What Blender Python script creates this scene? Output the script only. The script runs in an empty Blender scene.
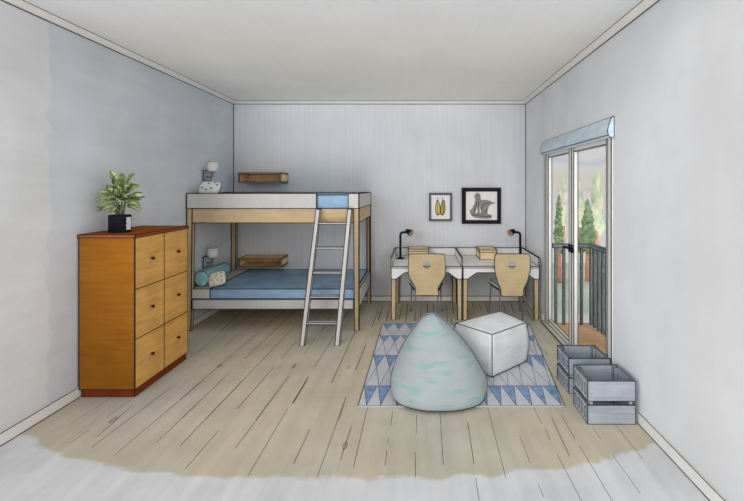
import bpy, bmesh, math, random
from mathutils import Vector, Matrix
random.seed(7)
C = bpy.context.scene.collection
S = bpy.context.scene

# ------------------------------------------------------------------ camera
F, VX, VY, H = 430.0, 419.0, 187.0, 1.58
cam_d = bpy.data.cameras.new('camera')
cam = bpy.data.objects.new('camera', cam_d); C.objects.link(cam)
cam.location = (0, 0, H); cam.rotation_euler = (math.pi/2, 0, 0)
cam_d.sensor_fit = 'HORIZONTAL'; cam_d.sensor_width = 36.0
cam_d.lens = F/744*36
cam_d.shift_x = -(VX-372)/744; cam_d.shift_y = -(250.5-VY)/744
cam_d.clip_end = 200
S.camera = cam

def lin(c):
    return tuple(((v/255)/12.92 if v/255 <= .04045 else ((v/255+.055)/1.055)**2.4) for v in c)

# ------------------------------------------------------------------ world (paper-white sky with a peach glow low down and a lilac cloud)
w = bpy.data.worlds.new('world'); S.world = w; w.use_nodes = True
nt = w.node_tree; N = nt.nodes; L = nt.links; N.clear()
out = N.new('ShaderNodeOutputWorld'); bg = N.new('ShaderNodeBackground'); L.new(bg.outputs[0], out.inputs[0])
tc = N.new('ShaderNodeTexCoord'); sep = N.new('ShaderNodeSeparateXYZ'); L.new(tc.outputs['Generated'], sep.inputs[0])
nz = N.new('ShaderNodeTexNoise'); nz.inputs['Scale'].default_value = 9; nz.inputs['Detail'].default_value = 3
L.new(tc.outputs['Generated'], nz.inputs['Vector'])
ad = N.new('ShaderNodeMath'); ad.operation = 'MULTIPLY_ADD'; L.new(nz.outputs[0], ad.inputs[0]); ad.inputs[1].default_value = .05; L.new(sep.outputs['Z'], ad.inputs[2])
cr = N.new('ShaderNodeValToRGB'); L.new(ad.outputs[0], cr.inputs[0])
e = cr.color_ramp.elements
WHITE = (1, .985, .97, 1)
e[0].position = 0.0; e[0].color = WHITE
e[1].position = 1.0; e[1].color = (1, 1, 1, 1)
for p, c in ((.018, (1, .93, .82, 1)), (.045, (.98, .9, .78, 1)), (.068, (1, .975, .95, 1)), (.078, (.8, .82, .93, 1)), (.09, (1, .98, .97, 1))):
    x = e.new(p); x.color = c
L.new(cr.outputs[0], bg.inputs[0]); bg.inputs[1].default_value = 0.68

# ------------------------------------------------------------------ lights and exposure
def sun(name, rot, energy, ang, col=(1, 1, 1)):
    d = bpy.data.lights.new(name, 'SUN'); d.energy = energy; d.angle = math.radians(ang); d.color = col
    o = bpy.data.objects.new(name, d); C.objects.link(o)
    o.rotation_euler = Vector(rot).to_track_quat('-Z', 'Y').to_euler()   # rot = direction the light travels
    return o
sun('fill_soft', (.36, .91, -.25), 1.05, 30)  # unseen fill lamps, added through the open front for even light
sun('fill_soft_other_side', (-.36, .91, -.25), .34, 30)
sun('fill_steep', (0, .7, -.7), .10, 40)
sun('fill_up_low', (0, .93, .34), 1.3, 28)  # upward fill lamps added from below, in place of ground bounce
sun('fill_up_high', (0, .65, .75), .66, 50)
sun('fill_side', (.85, .5, -.12), .52, 30)  # sideways fill lamps, added to even out the side walls
sun('fill_other_side', (-.85, .5, -.12), .36, 30)
try:
    S.cycles.diffuse_bounces = 10; S.cycles.max_bounces = 14
except Exception: pass
S.view_settings.view_transform = 'Standard'; S.view_settings.look = 'None'
S.view_settings.gamma = 1; S.view_settings.use_curve_mapping = False
S.view_settings.exposure = 0.0

# ------------------------------------------------------------------ materials
def mat(name, rgb, var=.05, nscale=5, streak=None, svar=.04, wash=None, rough=.95, spec=0.0, patch=None):
    """marker / watercolour: base colour with soft blotches and streaks of the felt tip"""
    m = bpy.data.materials.new(name); m.use_nodes = True
    nt = m.node_tree; N = nt.nodes; L = nt.links
    b = N['Principled BSDF']; b.inputs['Roughness'].default_value = rough
    b.inputs['Specular IOR Level'].default_value = spec
    geo = N.new('ShaderNodeNewGeometry'); pos = geo.outputs['Position']
    c = lin(rgb)
    n1 = N.new('ShaderNodeTexNoise'); n1.inputs['Scale'].default_value = nscale; n1.inputs['Detail'].default_value = 4; n1.inputs['Roughness'].default_value = .6
    L.new(pos, n1.inputs['Vector'])
    mr = N.new('ShaderNodeMapRange'); mr.inputs[1].default_value = .3; mr.inputs[2].default_value = .7; mr.inputs[3].default_value = 1-var*2; mr.inputs[4].default_value = 1+var*2
    L.new(n1.outputs[0], mr.inputs[0])
    val = mr.outputs[0]
    if streak:
        mp = N.new('ShaderNodeMapping'); mp.inputs['Scale'].default_value = streak; L.new(pos, mp.inputs[0])
        n2 = N.new('ShaderNodeTexNoise'); n2.inputs['Scale'].default_value = 1; n2.inputs['Detail'].default_value = 3; L.new(mp.outputs[0], n2.inputs['Vector'])
        m2 = N.new('ShaderNodeMapRange'); m2.inputs[1].default_value = .3; m2.inputs[2].default_value = .7; m2.inputs[3].default_value = 1-svar*2; m2.inputs[4].default_value = 1+svar*2
        L.new(n2.outputs[0], m2.inputs[0])
        mm = N.new('ShaderNodeMath'); mm.operation = 'MULTIPLY'; L.new(val, mm.inputs[0]); L.new(m2.outputs[0], mm.inputs[1]); val = mm.outputs[0]
    col = None
    if patch:   # second colour in blotches: (rgb, scale vector, lo, hi)
        mp = N.new('ShaderNodeMapping'); mp.inputs['Scale'].default_value = patch[1]; L.new(pos, mp.inputs[0])
        n3 = N.new('ShaderNodeTexNoise'); n3.inputs['Scale'].default_value = 1; n3.inputs['Detail'].default_value = 2; L.new(mp.outputs[0], n3.inputs['Vector'])
        m3 = N.new('ShaderNodeMapRange'); m3.inputs[1].default_value = patch[2]; m3.inputs[2].default_value = patch[3]; L.new(n3.outputs[0], m3.inputs[0])
        mx = N.new('ShaderNodeMix'); mx.data_type = 'RGBA'; L.new(m3.outputs[0], mx.inputs['Factor'])
        mx.inputs[6].default_value = (*c, 1); mx.inputs[7].default_value = (*lin(patch[0]), 1); col = mx.outputs[2]
    if wash:    # the coloured wash stops at a ragged edge, bare paper beyond: (expression vector a.pos + offset, width, paper rgb)
        a, off, wid, paper, rag = wash
        dp = N.new('ShaderNodeVectorMath'); dp.operation = 'DOT_PRODUCT'; L.new(pos, dp.inputs[0]); dp.inputs[1].default_value = a
        nr = N.new('ShaderNodeTexNoise'); nr.inputs['Scale'].default_value = 6; nr.inputs['Detail'].default_value = 4; L.new(pos, nr.inputs['Vector'])
        a1 = N.new('ShaderNodeMath'); a1.operation = 'MULTIPLY_ADD'; L.new(nr.outputs[0], a1.inputs[0]); a1.inputs[1].default_value = rag; L.new(dp.outputs['Value'], a1.inputs[2])
        src = a1.outputs[0]
        if name == 'floor_wash':      # the edge curves towards the room at both sides
            sx = N.new('ShaderNodeSeparateXYZ'); L.new(pos, sx.inputs[0])
            px = N.new('ShaderNodeMath'); px.operation = 'ADD'; L.new(sx.outputs[0], px.inputs[0]); px.inputs[1].default_value = .45
            p2 = N.new('ShaderNodeMath'); p2.operation = 'ABSOLUTE'; L.new(px.outputs[0], p2.inputs[0])
            p3 = N.new('ShaderNodeMath'); p3.operation = 'POWER'; L.new(p2.outputs[0], p3.inputs[0]); p3.inputs[1].default_value = 3
            p4 = N.new('ShaderNodeMath'); p4.operation = 'MULTIPLY_ADD'; L.new(p3.outputs[0], p4.inputs[0]); p4.inputs[1].default_value = -.045; L.new(src, p4.inputs[2]); src = p4.outputs[0]
        m4 = N.new('ShaderNodeMapRange'); m4.inputs[1].default_value = off; m4.inputs[2].default_value = off+wid; L.new(src, m4.inputs[0])
        mx = N.new('ShaderNodeMix'); mx.data_type = 'RGBA'; L.new(m4.outputs[0], mx.inputs['Factor'])
        mx.inputs[6].default_value = (*lin(paper), 1)
        if col: L.new(col, mx.inputs[7])
        else: mx.inputs[7].default_value = (*c, 1)
        col = mx.outputs[2]
    vm = N.new('ShaderNodeVectorMath'); vm.operation = 'SCALE'
    if col: L.new(col, vm.inputs[0])
    else: vm.inputs[0].default_value = c
    L.new(val, vm.inputs['Scale']); L.new(vm.outputs[0], b.inputs['Base Color'])
    return m

PAPER = (227, 228, 230)
M = {}
M['ink'] = mat('ink', (52, 50, 54), .0)
M['brown_ink'] = mat('brown_ink', (96, 68, 50), .1)
M['pale_ink'] = mat('pale_ink', (140, 138, 142), .05)
M['wall_left'] = mat('wall_left_wash', (215, 219, 227), .03, 2.0, (1, 1.2, 9), .018, ((0, 1, 0), 3.05, .025, PAPER, .18), patch=((219, 223, 229), (.7, .7, .7), .4, .7))
M['wall_back'] = mat('wall_back_wash', (216, 218, 224), .025, 1.5, (34, 1, .8), .02)
M['wall_right'] = mat('wall_right_wash', (233, 236, 241), .025, 1.6, (1, 2, .8), .015, ((0, 1, 0), 2.35, .5, PAPER, .3))
M['ceiling'] = mat('ceiling_wash', (232, 230, 223), .018, 1.3, (30, .8, 1), .006, ((0, 1, 0), 2.9, .9, PAPER, .3))
M['crown'] = mat('crown_white', (236, 234, 226), .02, 4)
M['trim'] = mat('trim_white', (238, 237, 233), .015, 4)
M['floor'] = mat('floor_wash', (210, 200, 178), .045, 2.2, (14, 1.2, 1), .03, ((0, 1, 0), 2.40, .03, PAPER, .16), patch=((200, 197, 187), (1.1, .5, 1), .42, .68))
M['white'] = mat('white_paint', (206, 205, 203), .02, 6, (30, 1, 1), .01)
M['birch'] = mat('pale_wood', (204, 182, 144), .04, 6, (4, 4, 30), .03)
M['oak'] = mat('shelf_wood', (234, 208, 164), .05, 8, (6, 6, 40), .04)
M['cherry'] = mat('orange_wood', (152, 98, 34), .05, 5, (3, 3, 40), .05)
M['drawer'] = mat('golden_wood', (220, 168, 98), .05, 6, (3, 3, 36), .06)
M['cherry_top'] = mat('red_brown_wood', (160, 88, 38), .05, 5, (2, 30, 2), .05)
M['plinth'] = mat('dark_red_wood', (132, 62, 36), .06, 8)
M['knob'] = mat('dark_knob', (70, 40, 30), .05)
M['blue'] = mat('blue_cloth', (154, 185, 216), .05, 5, (5, 5, 24), .05)
M['sheet'] = mat('cream_sheet', (217, 213, 204), .03, 6)
M['teal'] = mat('teal_cloth', (160, 212, 220), .06, 12, (20, 4, 4), .05)
M['aqua'] = mat('aqua_cloth', (172, 181, 185), .03, 4, (2, 2, 25), .02, patch=((144, 181, 176), (6, 6, 24), .53, .66))
M['grey_cloth'] = mat('grey_cloth', (233, 235, 237), .05, 5, (3, 3, 20), .03)
M['crate'] = mat('grey_wood', (170, 176, 187), .05, 8, (4, 4, 44), .06)
M['black'] = mat('black_paint', (34, 36, 42), .1, 20)
M['black_frame'] = mat('black_frame', (44, 42, 48), .1, 20)
M['grey_frame'] = mat('grey_frame', (140, 140, 146), .06, 20)
M['metal'] = mat('grey_metal', (128, 132, 142), .06, 20)
M['plate'] = mat('plate_grey', (186, 190, 198), .04, 20)
M['desk_white'] = mat('desk_white', (236, 235, 233), .01, 6)
M['mint'] = mat('mint_cushion', (214, 240, 226), .05, 10)
M['leaf'] = mat('leaf_green', (140, 160, 98), .16, 45)
M['leaf_pale'] = mat('leaf_pale', (198, 208, 160), .06, 40)
M['leaf_dark'] = mat('leaf_dark', (92, 112, 66), .1, 40)
M['yellow'] = mat('yellow_paint', (218, 204, 120), .1, 30)
M['ochre'] = mat('ochre_paint', (196, 168, 100), .15, 60)
M['sketch'] = mat('grey_sketch', (146, 144, 142), .14, 50)
M['bronze'] = mat('bronze_shade', (168, 132, 112), .08, 30)
M['rug'] = mat('rug_ground', (214, 217, 224), .03, 5)
M['rug_blue'] = mat('rug_blue', (138, 168, 204), .12, 16)
M['blind'] = mat('blind_cloth', (208, 224, 236), .04, 6, (4, 3, 30), .05)
M['deck'] = mat('deck_orange', (235, 190, 142), .06, 6, (3, 3, 3), .05)
M['rail'] = mat('rail_grey', (128, 138, 144), .08, 14)
M['lawn'] = mat('lawn_wash', (196, 211, 192), .06, .8, patch=((222, 226, 216), (.5, .5, .5), .45, .6))
M['fir'] = mat('fir_green', (132, 156, 116), .2, 9)
M['pale_tree'] = mat('pale_foliage', (196, 207, 178), .1, 2.5, patch=((218, 214, 190), (.8, .8, .8), .45, .6))
M['trunk'] = mat('trunk_orange', (200, 146, 112), .1, 10)
M['shade'] = mat('lamp_shade', (236, 235, 232), .02, 20)
M['orange_line'] = mat('orange_rim', (206, 156, 96), .08, 30)
M['amber'] = mat('amber_rim', (160, 120, 80), .08, 30)
def simple(name, base, **kw):
    m = bpy.data.materials.new(name); m.use_nodes = True; b = m.node_tree.nodes['Principled BSDF']
    b.inputs['Base Color'].default_value = (*lin(base), 1)
    for k, v in kw.items(): b.inputs[k.replace('_', ' ')].default_value = v
    return m
gl = bpy.data.materials.new('window_glass'); gl.use_nodes = True
_n = gl.node_tree.nodes; _l = gl.node_tree.links; _n.clear()
_o = _n.new('ShaderNodeOutputMaterial'); _t = _n.new('ShaderNodeBsdfTransparent'); _g = _n.new('ShaderNodeBsdfGlossy'); _x = _n.new('ShaderNodeMixShader')
_t.inputs[0].default_value = (.97, .98, .98, 1); _g.inputs['Roughness'].default_value = .05; _x.inputs[0].default_value = .05
_l.new(_t.outputs[0], _x.inputs[1]); _l.new(_g.outputs[0], _x.inputs[2]); _l.new(_x.outputs[0], _o.inputs[0])
M['glass'] = gl
M['bulb'] = simple('bulb_glow', (255, 214, 130), Emission_Color=(1, .75, .35, 1), Emission_Strength=1.0)

# ------------------------------------------------------------------ mesh helpers (all shapes are given in room coordinates)
def box(bm, x0, x1, y0, y1, z0, z1, mi=0):
    v = [bm.verts.new((x, y, z)) for z in (z0, z1) for x, y in ((x0, y0), (x1, y0), (x1, y1), (x0, y1))]
    for f in ((0, 3, 2, 1), (4, 5, 6, 7), (0, 1, 5, 4), (1, 2, 6, 5), (2, 3, 7, 6), (3, 0, 4, 7)):
        bm.faces.new([v[i] for i in f]).material_index = mi
    return v
def hexa(bm, bot, top, mi=0):
    """solid from n bottom points and n top points"""
    b = [bm.verts.new(p) for p in bot]; t = [bm.verts.new(p) for p in top]; n = len(b)
    fs = [bm.faces.new(b[::-1]), bm.faces.new(t)]
    for i in range(n): fs.append(bm.faces.new((b[i], b[(i+1) % n], t[(i+1) % n], t[i])))
    for f in fs: f.material_index = mi
def prism(bm, poly, axis, a, b, mi=0):
    """poly: 2-D points in the two other axes (order x,y,z without axis)"""
    def P(p, c):
        q = list(p); q.insert('xyz'.index(axis), c); return q
    hexa(bm, [P(p, a) for p in poly], [P(p, b) for p in poly], mi)
def frame_at(d):
    d = d.normalized(); up = Vector((0, 0, 1)) if abs(d.z) < .9 else Vector((1, 0, 0))
    s = d.cross(up).normalized(); return s, s.cross(d).normalized()
def tube(bm, pts, r, mi=0, seg=8, caps=True):
    pts = [Vector(p) for p in pts]; rs = r if isinstance(r, (list, tuple)) else [r]*len(pts)
    rings = []; s = None
    for i, p in enumerate(pts):
        d = (pts[min(i+1, len(pts)-1)]-pts[max(i-1, 0)])
        if d.length < 1e-9: d = Vector((0, 0, 1))
        if s is None: s, u = frame_at(d)
        else:
            d.normalize(); s = (s-d*s.dot(d))
            if s.length < 1e-6: s, u = frame_at(d)
            s.normalize(); u = s.cross(d).normalized()
        rings.append([bm.verts.new(p+(s*math.cos(a)+u*math.sin(a))*rs[i]) for a in [2*math.pi*k/seg for k in range(seg)]])
    for a, b in zip(rings, rings[1:]):
        for k in range(seg):
            f = bm.faces.new((a[k], a[(k+1) % seg], b[(k+1) % seg], b[k])); f.material_index = mi; f.smooth = seg > 4
    if caps:
        bm.faces.new(rings[0][::-1]).material_index = mi; bm.faces.new(rings[-1]).material_index = mi
def loop_tube(bm, pts, r, mi=0, seg=5):
    tube(bm, list(pts)+[pts[0]], r, mi, seg, False)
def lathe(bm, prof, cx, cy, n=24, mi=0, cap=True):
    rings = [[bm.verts.new((cx+r*math.cos(2*math.pi*k/n), cy+r*math.sin(2*math.pi*k/n), z)) for k in range(n)] for r, z in prof]
    for a, b in zip(rings, rings[1:]):
        for k in range(n):
            f = bm.faces.new((a[k], a[(k+1) % n], b[(k+1) % n], b[k])); f.material_index = mi; f.smooth = True
    if cap:
        bm.faces.new(rings[0][::-1]).material_index = mi; bm.faces.new(rings[-1]).material_index = mi
def ink(bm, r, mi=1, zmin=None, ang=35):
    """black pen lines: a thin rod along every sharp edge of the shape"""
    bmesh.ops.recalc_face_normals(bm, faces=bm.faces)
    segs = {}
    for ed in bm.edges:
        if len(ed.link_faces) != 2 or ed.calc_face_angle(0) > math.radians(ang):
            a, b = ed.verts[0].co.copy(), ed.verts[1].co.copy()
            if (a-b).length > r*2: segs[tuple(sorted((tuple(round(c, 4) for c in a), tuple(round(c, 4) for c in b))))] = (a, b)
    for a, b in segs.values():
        d = b-a; s, u = frame_at(d); e = d.normalized()*r*.9
        vs = []
        for p in (a-e, b+e):
            for q in ((s+u), (-s+u), (-s-u), (s-u)):
                c = p+q*r
                if zmin is not None: c.z = max(c.z, zmin)
                vs.append(bm.verts.new(c))
        for f in ((0, 1, 2, 3), (7, 6, 5, 4), (0, 4, 5, 1), (1, 5, 6, 2), (2, 6, 7, 3), (3, 7, 4, 0)):
            bm.faces.new([vs[i] for i in f]).material_index = mi
def root_of(o):
    while o.parent: o = o.parent
    return o
def obj(name, bm, mats, parent=None, label=None, line=None, zmin=None, origin=None, ang=35):
    """link bm as ONE mesh object; mats: list of material keys, ink appended when line (pen radius) is given"""
    mats = [mats] if isinstance(mats, str) else list(mats)
    if line:
        ink(bm, line, len(mats), zmin, ang); mats.append('ink')
    else: bmesh.ops.recalc_face_normals(bm, faces=bm.faces)
    off = Vector(root_of(parent).location) if parent else (Vector(origin) if origin else Vector((0, 0, 0)))
    bmesh.ops.translate(bm, vec=-off, verts=bm.verts)
    me = bpy.data.meshes.new(name); bm.to_mesh(me); bm.free()
    for k in mats: me.materials.append(M[k])
    o = bpy.data.objects.new(name, me); C.objects.link(o)
    if parent: o.parent = parent
    elif origin: o.location = origin
    if label: o['label'] = label
    return o
def tag(o, label, cat, group=None, kind=None):
    o['label'] = label; o['category'] = cat
    if group: o['group'] = group
    if kind: o['kind'] = kind
    return o
def thing(name, label, cat, loc, group=None):
    o = bpy.data.objects.new(name, None); C.objects.link(o); o.location = loc; o.empty_display_size = .1
    return tag(o, label, cat, group)
def struct(name, bm, mats, line=None, **k):
    o = obj(name, bm, mats, line=line, **k); o['kind'] = 'structure'; return o
NB = bmesh.new
PW = .00085            # pen half-width per metre of distance
B = 5.934; XL = -2.56; XR = 1.475; ZC = 2.76; FY = 1.6; WT = .06

# ------------------------------------------------------------------ floor with its pen-drawn board lines
bm = NB(); box(bm, XL-.05, XR+WT, FY, B+.05, -.06, 0)
def strip(bm, p, q, r, z, mi):
    p = Vector((*p, 0)); q = Vector((*q, 0)); n = (q-p).normalized().cross(Vector((0, 0, 1)))*r
    rr = (p-n, p+n, q+n, q-n)
    bm.faces.new([bm.verts.new((v.x, v.y, z)) for v in rr]).material_index = mi
def fp(x, y):
    Y = H*F/(y-VY); return ((x-VX)/F*Y, Y)
FLI = [(70,424.4,111.7,397.5,1),(70,443,89.4,429.7,1),(107,416.8,130.5,400,1),(97,437,132,405.5,2),(91.5,447.7,172,386.7,2),(113.5,455.8,204,380,1),
 (156,443,222,380,1),(179.7,446.4,243,380,2),(185.6,468.7,218.7,430.3,2),(237,409,274,367,2),(235,448.5,290,376,1),(248,476,287.5,409,1),
 (190.8,357,209,343.8,1),(220,331.5,242,311.6,2),(224,332,258,310.8,1),(224.4,346.2,237.8,335,1),(236.5,351,259,332.2,1),(180,399.5,232,355,1),
 (244.5,359,295.6,310.8,1),(182.7,418,231,371,1),(205,420,294,327,1),(256,420,288,376,1),(292.4,403.5,308.5,376.6,2),(281,359,296.4,341,1),
 (291.6,369.4,297,363,1),(304.5,353.2,315.8,338,1),(314.4,367.2,334.6,335,1),(331.3,383.3,356,329.6,2),(338.6,420,346,397.3,1),(355.5,370.4,365.5,345.7,2),
 (371.7,327.7,379,308,1),(251,324.2,266,313.4,1),(265.5,327,286,309.4,1),(315.7,318,322.6,310.8,1),(321,331.5,334.6,310.8,1),(344,318.3,350,310.2,1),
 (211,331.7,221.7,323.6,1),(293,403.8,307,380,2),(293.4,464,310,429,2),(317,477.6,346,397.5,1),(340.4,460,351.5,426.5,2),(353.3,468,367.6,407,1),
 (385,465.5,387,451,1),(387.5,443.7,388.3,437.8,1),(390.7,425.7,392.6,411,1),(415.4,478,415.4,452.6,1),(416.2,433.8,416.5,415,1),(443.4,464.7,440,413.6,1),
 (467.6,421.7,474,464,2),(487.7,407.6,506,478.7,1),(519.7,435.2,530,463,1),(533.7,407.6,541.8,423.5,1),(544.8,428,550,440,1),(551.8,418,569.4,456.2,2),
 (561,414.6,575,439,1),(557.3,454.8,581.6,501,1),(579.4,445.6,612.5,501,1),(592.7,427.9,600.8,439,1),(612.5,454.8,640.5,494,1),(616.2,426,643,459.2,1),
 (475.5,477.6,479.2,501,1),(538,484,543.7,497,1),
 (399,321,402,306,1),(405.5,323,407.5,304,2),(420,322,421.5,306,1),(427,314,427.5,304,2),(433.5,312,433.6,303,1),(447.5,322,446.4,305,1),(453.5,314,452.5,304,2),
 (468,312,466.5,303,1),(474,308,472,303,1),(481,310,479,304,1),(488,313,486,305,1),(509,322,503.5,305,1),(514,313,511,304,2),(386,322,391,304,1),(378,320,383,306,2),
 (452,325.5,451,318,2),(470,326,469,318,1),(533,322,527,310,1)]
for x0, y0, x1, y1, k in FLI:
    p, q = fp(x0, y0), fp(x1, y1)
    strip(bm, p, q, PW*(.62 if k == 1 else .9)*(p[1]+q[1])/2, .0006, k)
for x, y in ((113, 420), (219.5, 366), (345, 446), (349, 367), (341.5, 341.7), (294, 366)):     # knots in the boards
    cx, cy = fp(x, y); n = 10
    pts = [(cx+.012*math.cos(2*math.pi*k/n), cy+.035*math.sin(2*math.pi*k/n), .0009) for k in range(n)]
    loop_tube(bm, pts, .0018, 2, 4)
me_fl = struct('floor', bm, ['floor', 'ink', 'brown_ink'])

# ------------------------------------------------------------------ walls, ceiling, trims
bm = NB(); box(bm, XL-WT, XL, FY, B+WT, -.06, ZC+.06); struct('wall_left', bm, 'wall_left')
bm = NB(); box(bm, XL, XR, B, B+WT, -.06, ZC+.06); struct('wall_back', bm, 'wall_back')
DY0, DY1, DZ = 3.273, 5.02, 2.02         # door opening
bm = NB()
box(bm, XR, XR+WT, FY, DY0, -.06, ZC+.06); box(bm, XR, XR+WT, DY1, B+WT, -.06, ZC+.06); box(bm, XR, XR+WT, DY0, DY1, DZ, ZC+.06)
box(bm, XR, XR+WT, DY0, DY1, -.06, .0)
struct('wall_right', bm, 'wall_right')
bm = NB(); box(bm, XL-WT, XR+WT, FY, B+WT, ZC, ZC+.06); struct('ceiling', bm, 'ceiling')
CZ = 2.725
def rod(bm, a, b, r, mi=1):
    a = Vector(a); b = Vector(b); tube(bm, [a, b], r, mi, 4)
# crown mouldings: sloped strip between wall and ceiling, pen lines along both edges
LW = .0036
bm = NB(); prism(bm, [(XL, CZ), (XL+.06, ZC), (XL, ZC)], 'y', FY, B)
rod(bm, (XL+.002, FY, CZ), (XL+.002, B, CZ), .004); rod(bm, (XL+.06, FY, ZC-.001), (XL+.06, B-.06, ZC-.001), .0026)
struct('trim_1', bm, ['crown', 'ink'])
bm = NB(); prism(bm, [(XR, CZ), (XR, ZC), (XR-.06, ZC)], 'y', FY, B)
rod(bm, (XR-.002, FY, CZ), (XR-.002, B, CZ), .004); rod(bm, (XR-.06, FY, ZC-.001), (XR-.06, B-.06, ZC-.001), .0026)
struct('trim_2', bm, ['crown', 'ink'])
bm = NB(); prism(bm, [(B, CZ), (B, ZC), (B-.06, ZC)], 'x', XL+.01, XR-.01)
rod(bm, (XL, B-.002, CZ), (XR, B-.002, CZ), .0055); rod(bm, (XL+.06, B-.06, ZC-.001), (XR-.06, B-.06, ZC-.001), .0045)
struct('trim_3', bm, ['crown', 'ink'])
# inked corners of the room
bm = NB(); rod(bm, (XL+.003, B-.003, 0), (XL+.003, B-.003, CZ), .0055, 0); struct('trim_4', bm, 'ink')
bm = NB(); rod(bm, (XR-.003, B-.003, 0), (XR-.003, B-.003, CZ), .0055, 0); struct('trim_5', bm, 'ink')
# baseboards
BH = .078
bm = NB(); box(bm, XL, XL+.012, FY, B, 0, BH)
rod(bm, (XL+.012, FY, .002), (XL+.012, B, .002), .0034); rod(bm, (XL+.012, FY, BH), (XL+.012, B, BH), .003)
struct('baseboard_left', bm, ['trim', 'ink'])
bm = NB(); box(bm, XR-.012, XR, FY, DY0-.06, 0, BH); box(bm, XR-.012, XR, DY1+.06, B, 0, BH)
for a, b in ((FY, DY0-.06), (DY1+.06, B)):
    rod(bm, (XR-.012, a, .002), (XR-.012, b, .002), .003); rod(bm, (XR-.012, a, BH), (XR-.012, b, BH), .003)
struct('baseboard_right', bm, ['trim', 'ink'])
bm = NB(); box(bm, XL+.012, XR-.012, B-.012, B, 0, BH)
rod(bm, (XL, B-.013, .003), (XR, B-.013, .003), .0052); rod(bm, (XL, B-.013, BH), (XR, B-.013, BH), .0046)
struct('baseboard_back', bm, ['trim', 'ink'])

# ------------------------------------------------------------------ balcony door
dr = bpy.data.objects.new('door_1', None); C.objects.link(dr); dr.location = (XR, (DY0+DY1)/2, 0); dr['kind'] = 'structure'
bm = NB(); f = .055
box(bm, XR-.012, XR+WT, DY0, DY0+f, 0, DZ); box(bm, XR-.012, XR+WT, DY1-f, DY1, 0, DZ); box(bm, XR-.012, XR+WT, DY0+f, DY1-f, DZ-.04, DZ)
obj('door_frame', bm, 'trim', dr, line=.0034, zmin=.001)
bm = NB(); box(bm, XR-.05, XR+WT, DY0-.01, DY1+.01, 0, .014); obj('threshold', bm, 'sheet', dr, line=.003, zmin=.001)
mid = 4.165
for a, b, hs in ((DY0+f, mid-.004, 1), (mid+.004, DY1-f, -1)):
    st = .06; z0, z1 = .015, DZ-.042; x0, x1 = XR+.002, XR+.04
    bm = NB(); box(bm, x0, x1, a, a+st, z0, z1); box(bm, x0, x1, b-st, b, z0, z1)
    box(bm, x0, x1, a+st, b-st, z1-.06, z1); box(bm, x0, x1, a+st, b-st, z0, z0+.05)
    pn = obj('door_leaf', bm, 'trim', dr, line=.0032)
    bm = NB(); box(bm, x0+.016, x0+.021, a+st, b-st, z0+.05, z1-.06); obj('glass_pane', bm, 'glass', pn)
    hy = (b-.03) if hs == 1 else (a+.03); hz = .985
    bm = NB(); tube(bm, [(x0-.03, hy, hz), (x0, hy, hz)], .014, 0, 10); tube(bm, [(x0-.03, hy, hz), (x0-.034, hy-hs*.05, hz+.004), (x0-.032, hy-hs*.11, hz-.004)], .010, 0, 8)
    tube(bm, [(x0-.008, hy, hz-.04), (x0-.008, hy, hz+.04)], .012, 0, 8)
    obj('door_handle', bm, 'black', pn)

# blind above the door: soft teardrop-shaped roll of cloth
BY0, BY1 = 3.245, 5.03
prof = [(0, 2.115), (-.018, 2.108), (-.03, 2.08), (-.044, 2.04), (-.05, 2.005), (-.045, 1.975), (-.03, 1.955), (0, 1.958)]
bm = NB(); prism(bm, [(XR-.002+x, z) for x, z in prof], 'y', BY0, BY1)
for y in (BY0, BY1): loop_tube(bm, [(XR-.002+x, y, z) for x, z in prof], .0034, 1, 4)
rod(bm, (XR-.003, BY0, 2.115), (XR-.003, BY1, 2.115), .0035); rod(bm, (XR-.047, BY0, 1.973), (XR-.047, BY1, 1.973), .0035)
bl = obj('rolled_blind', bm, ['blind', 'ink'], origin=(XR-.03, 4.15, 1.955))
tag(bl, 'light blue rolled fabric blind mounted above the glass balcony doors', 'blind')

# ------------------------------------------------------------------ balcony and garden
bm = NB(); box(bm, XR+WT, 2.02, 2.9, 4.99, -.12, -.004)
o = struct('floor_balcony', bm, 'deck', line=.003)
rl = thing('balcony_railing', 'grey metal balcony railing with upright bars behind the glass doors', 'railing', (1.98, 4.0, -.004))
bm = NB(); RX, RY = 1.98, 4.95
box(bm, RX-.025, RX+.025, 2.92, RY+.025, .885, .925); box(bm, XR+WT+.003, RX-.025, RY-.025, RY+.025, .885, .925)
obj('handrail', bm, 'rail', rl, line=.003)
for x in (1.564+.01, 1.666, 1.768, 1.869, 1.98):
    bm = NB(); box(bm, x-.012, x+.012, RY-.012, RY+.012, -.004, .885); obj('bar', bm, 'rail', rl, line=.0025, zmin=-.003)
y = 4.845
while y > 2.95:
    bm = NB(); box(bm, RX-.012, RX+.012, y-.012, y+.012, -.004, .885); obj('bar', bm, 'rail', rl, line=.0025, zmin=-.003); y -= .105
GZ = -1.0
bm = NB(); box(bm, 1.9, 12, 5.6, 14.6, GZ-.05, GZ); lw = struct('floor_lawn', bm, 'lawn')
def blob(bm, c, rx, ry, rz, mi=0, sub=2, amp=.2):
    r = bmesh.ops.create_icosphere(bm, subdivisions=sub, radius=1)
    for v in r['verts']:
        k = 1+random.uniform(-amp, amp); v.co = Vector((c[0]+v.co.x*rx*k, c[1]+v.co.y*ry*k, c[2]+v.co.z*rz*k))
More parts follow.
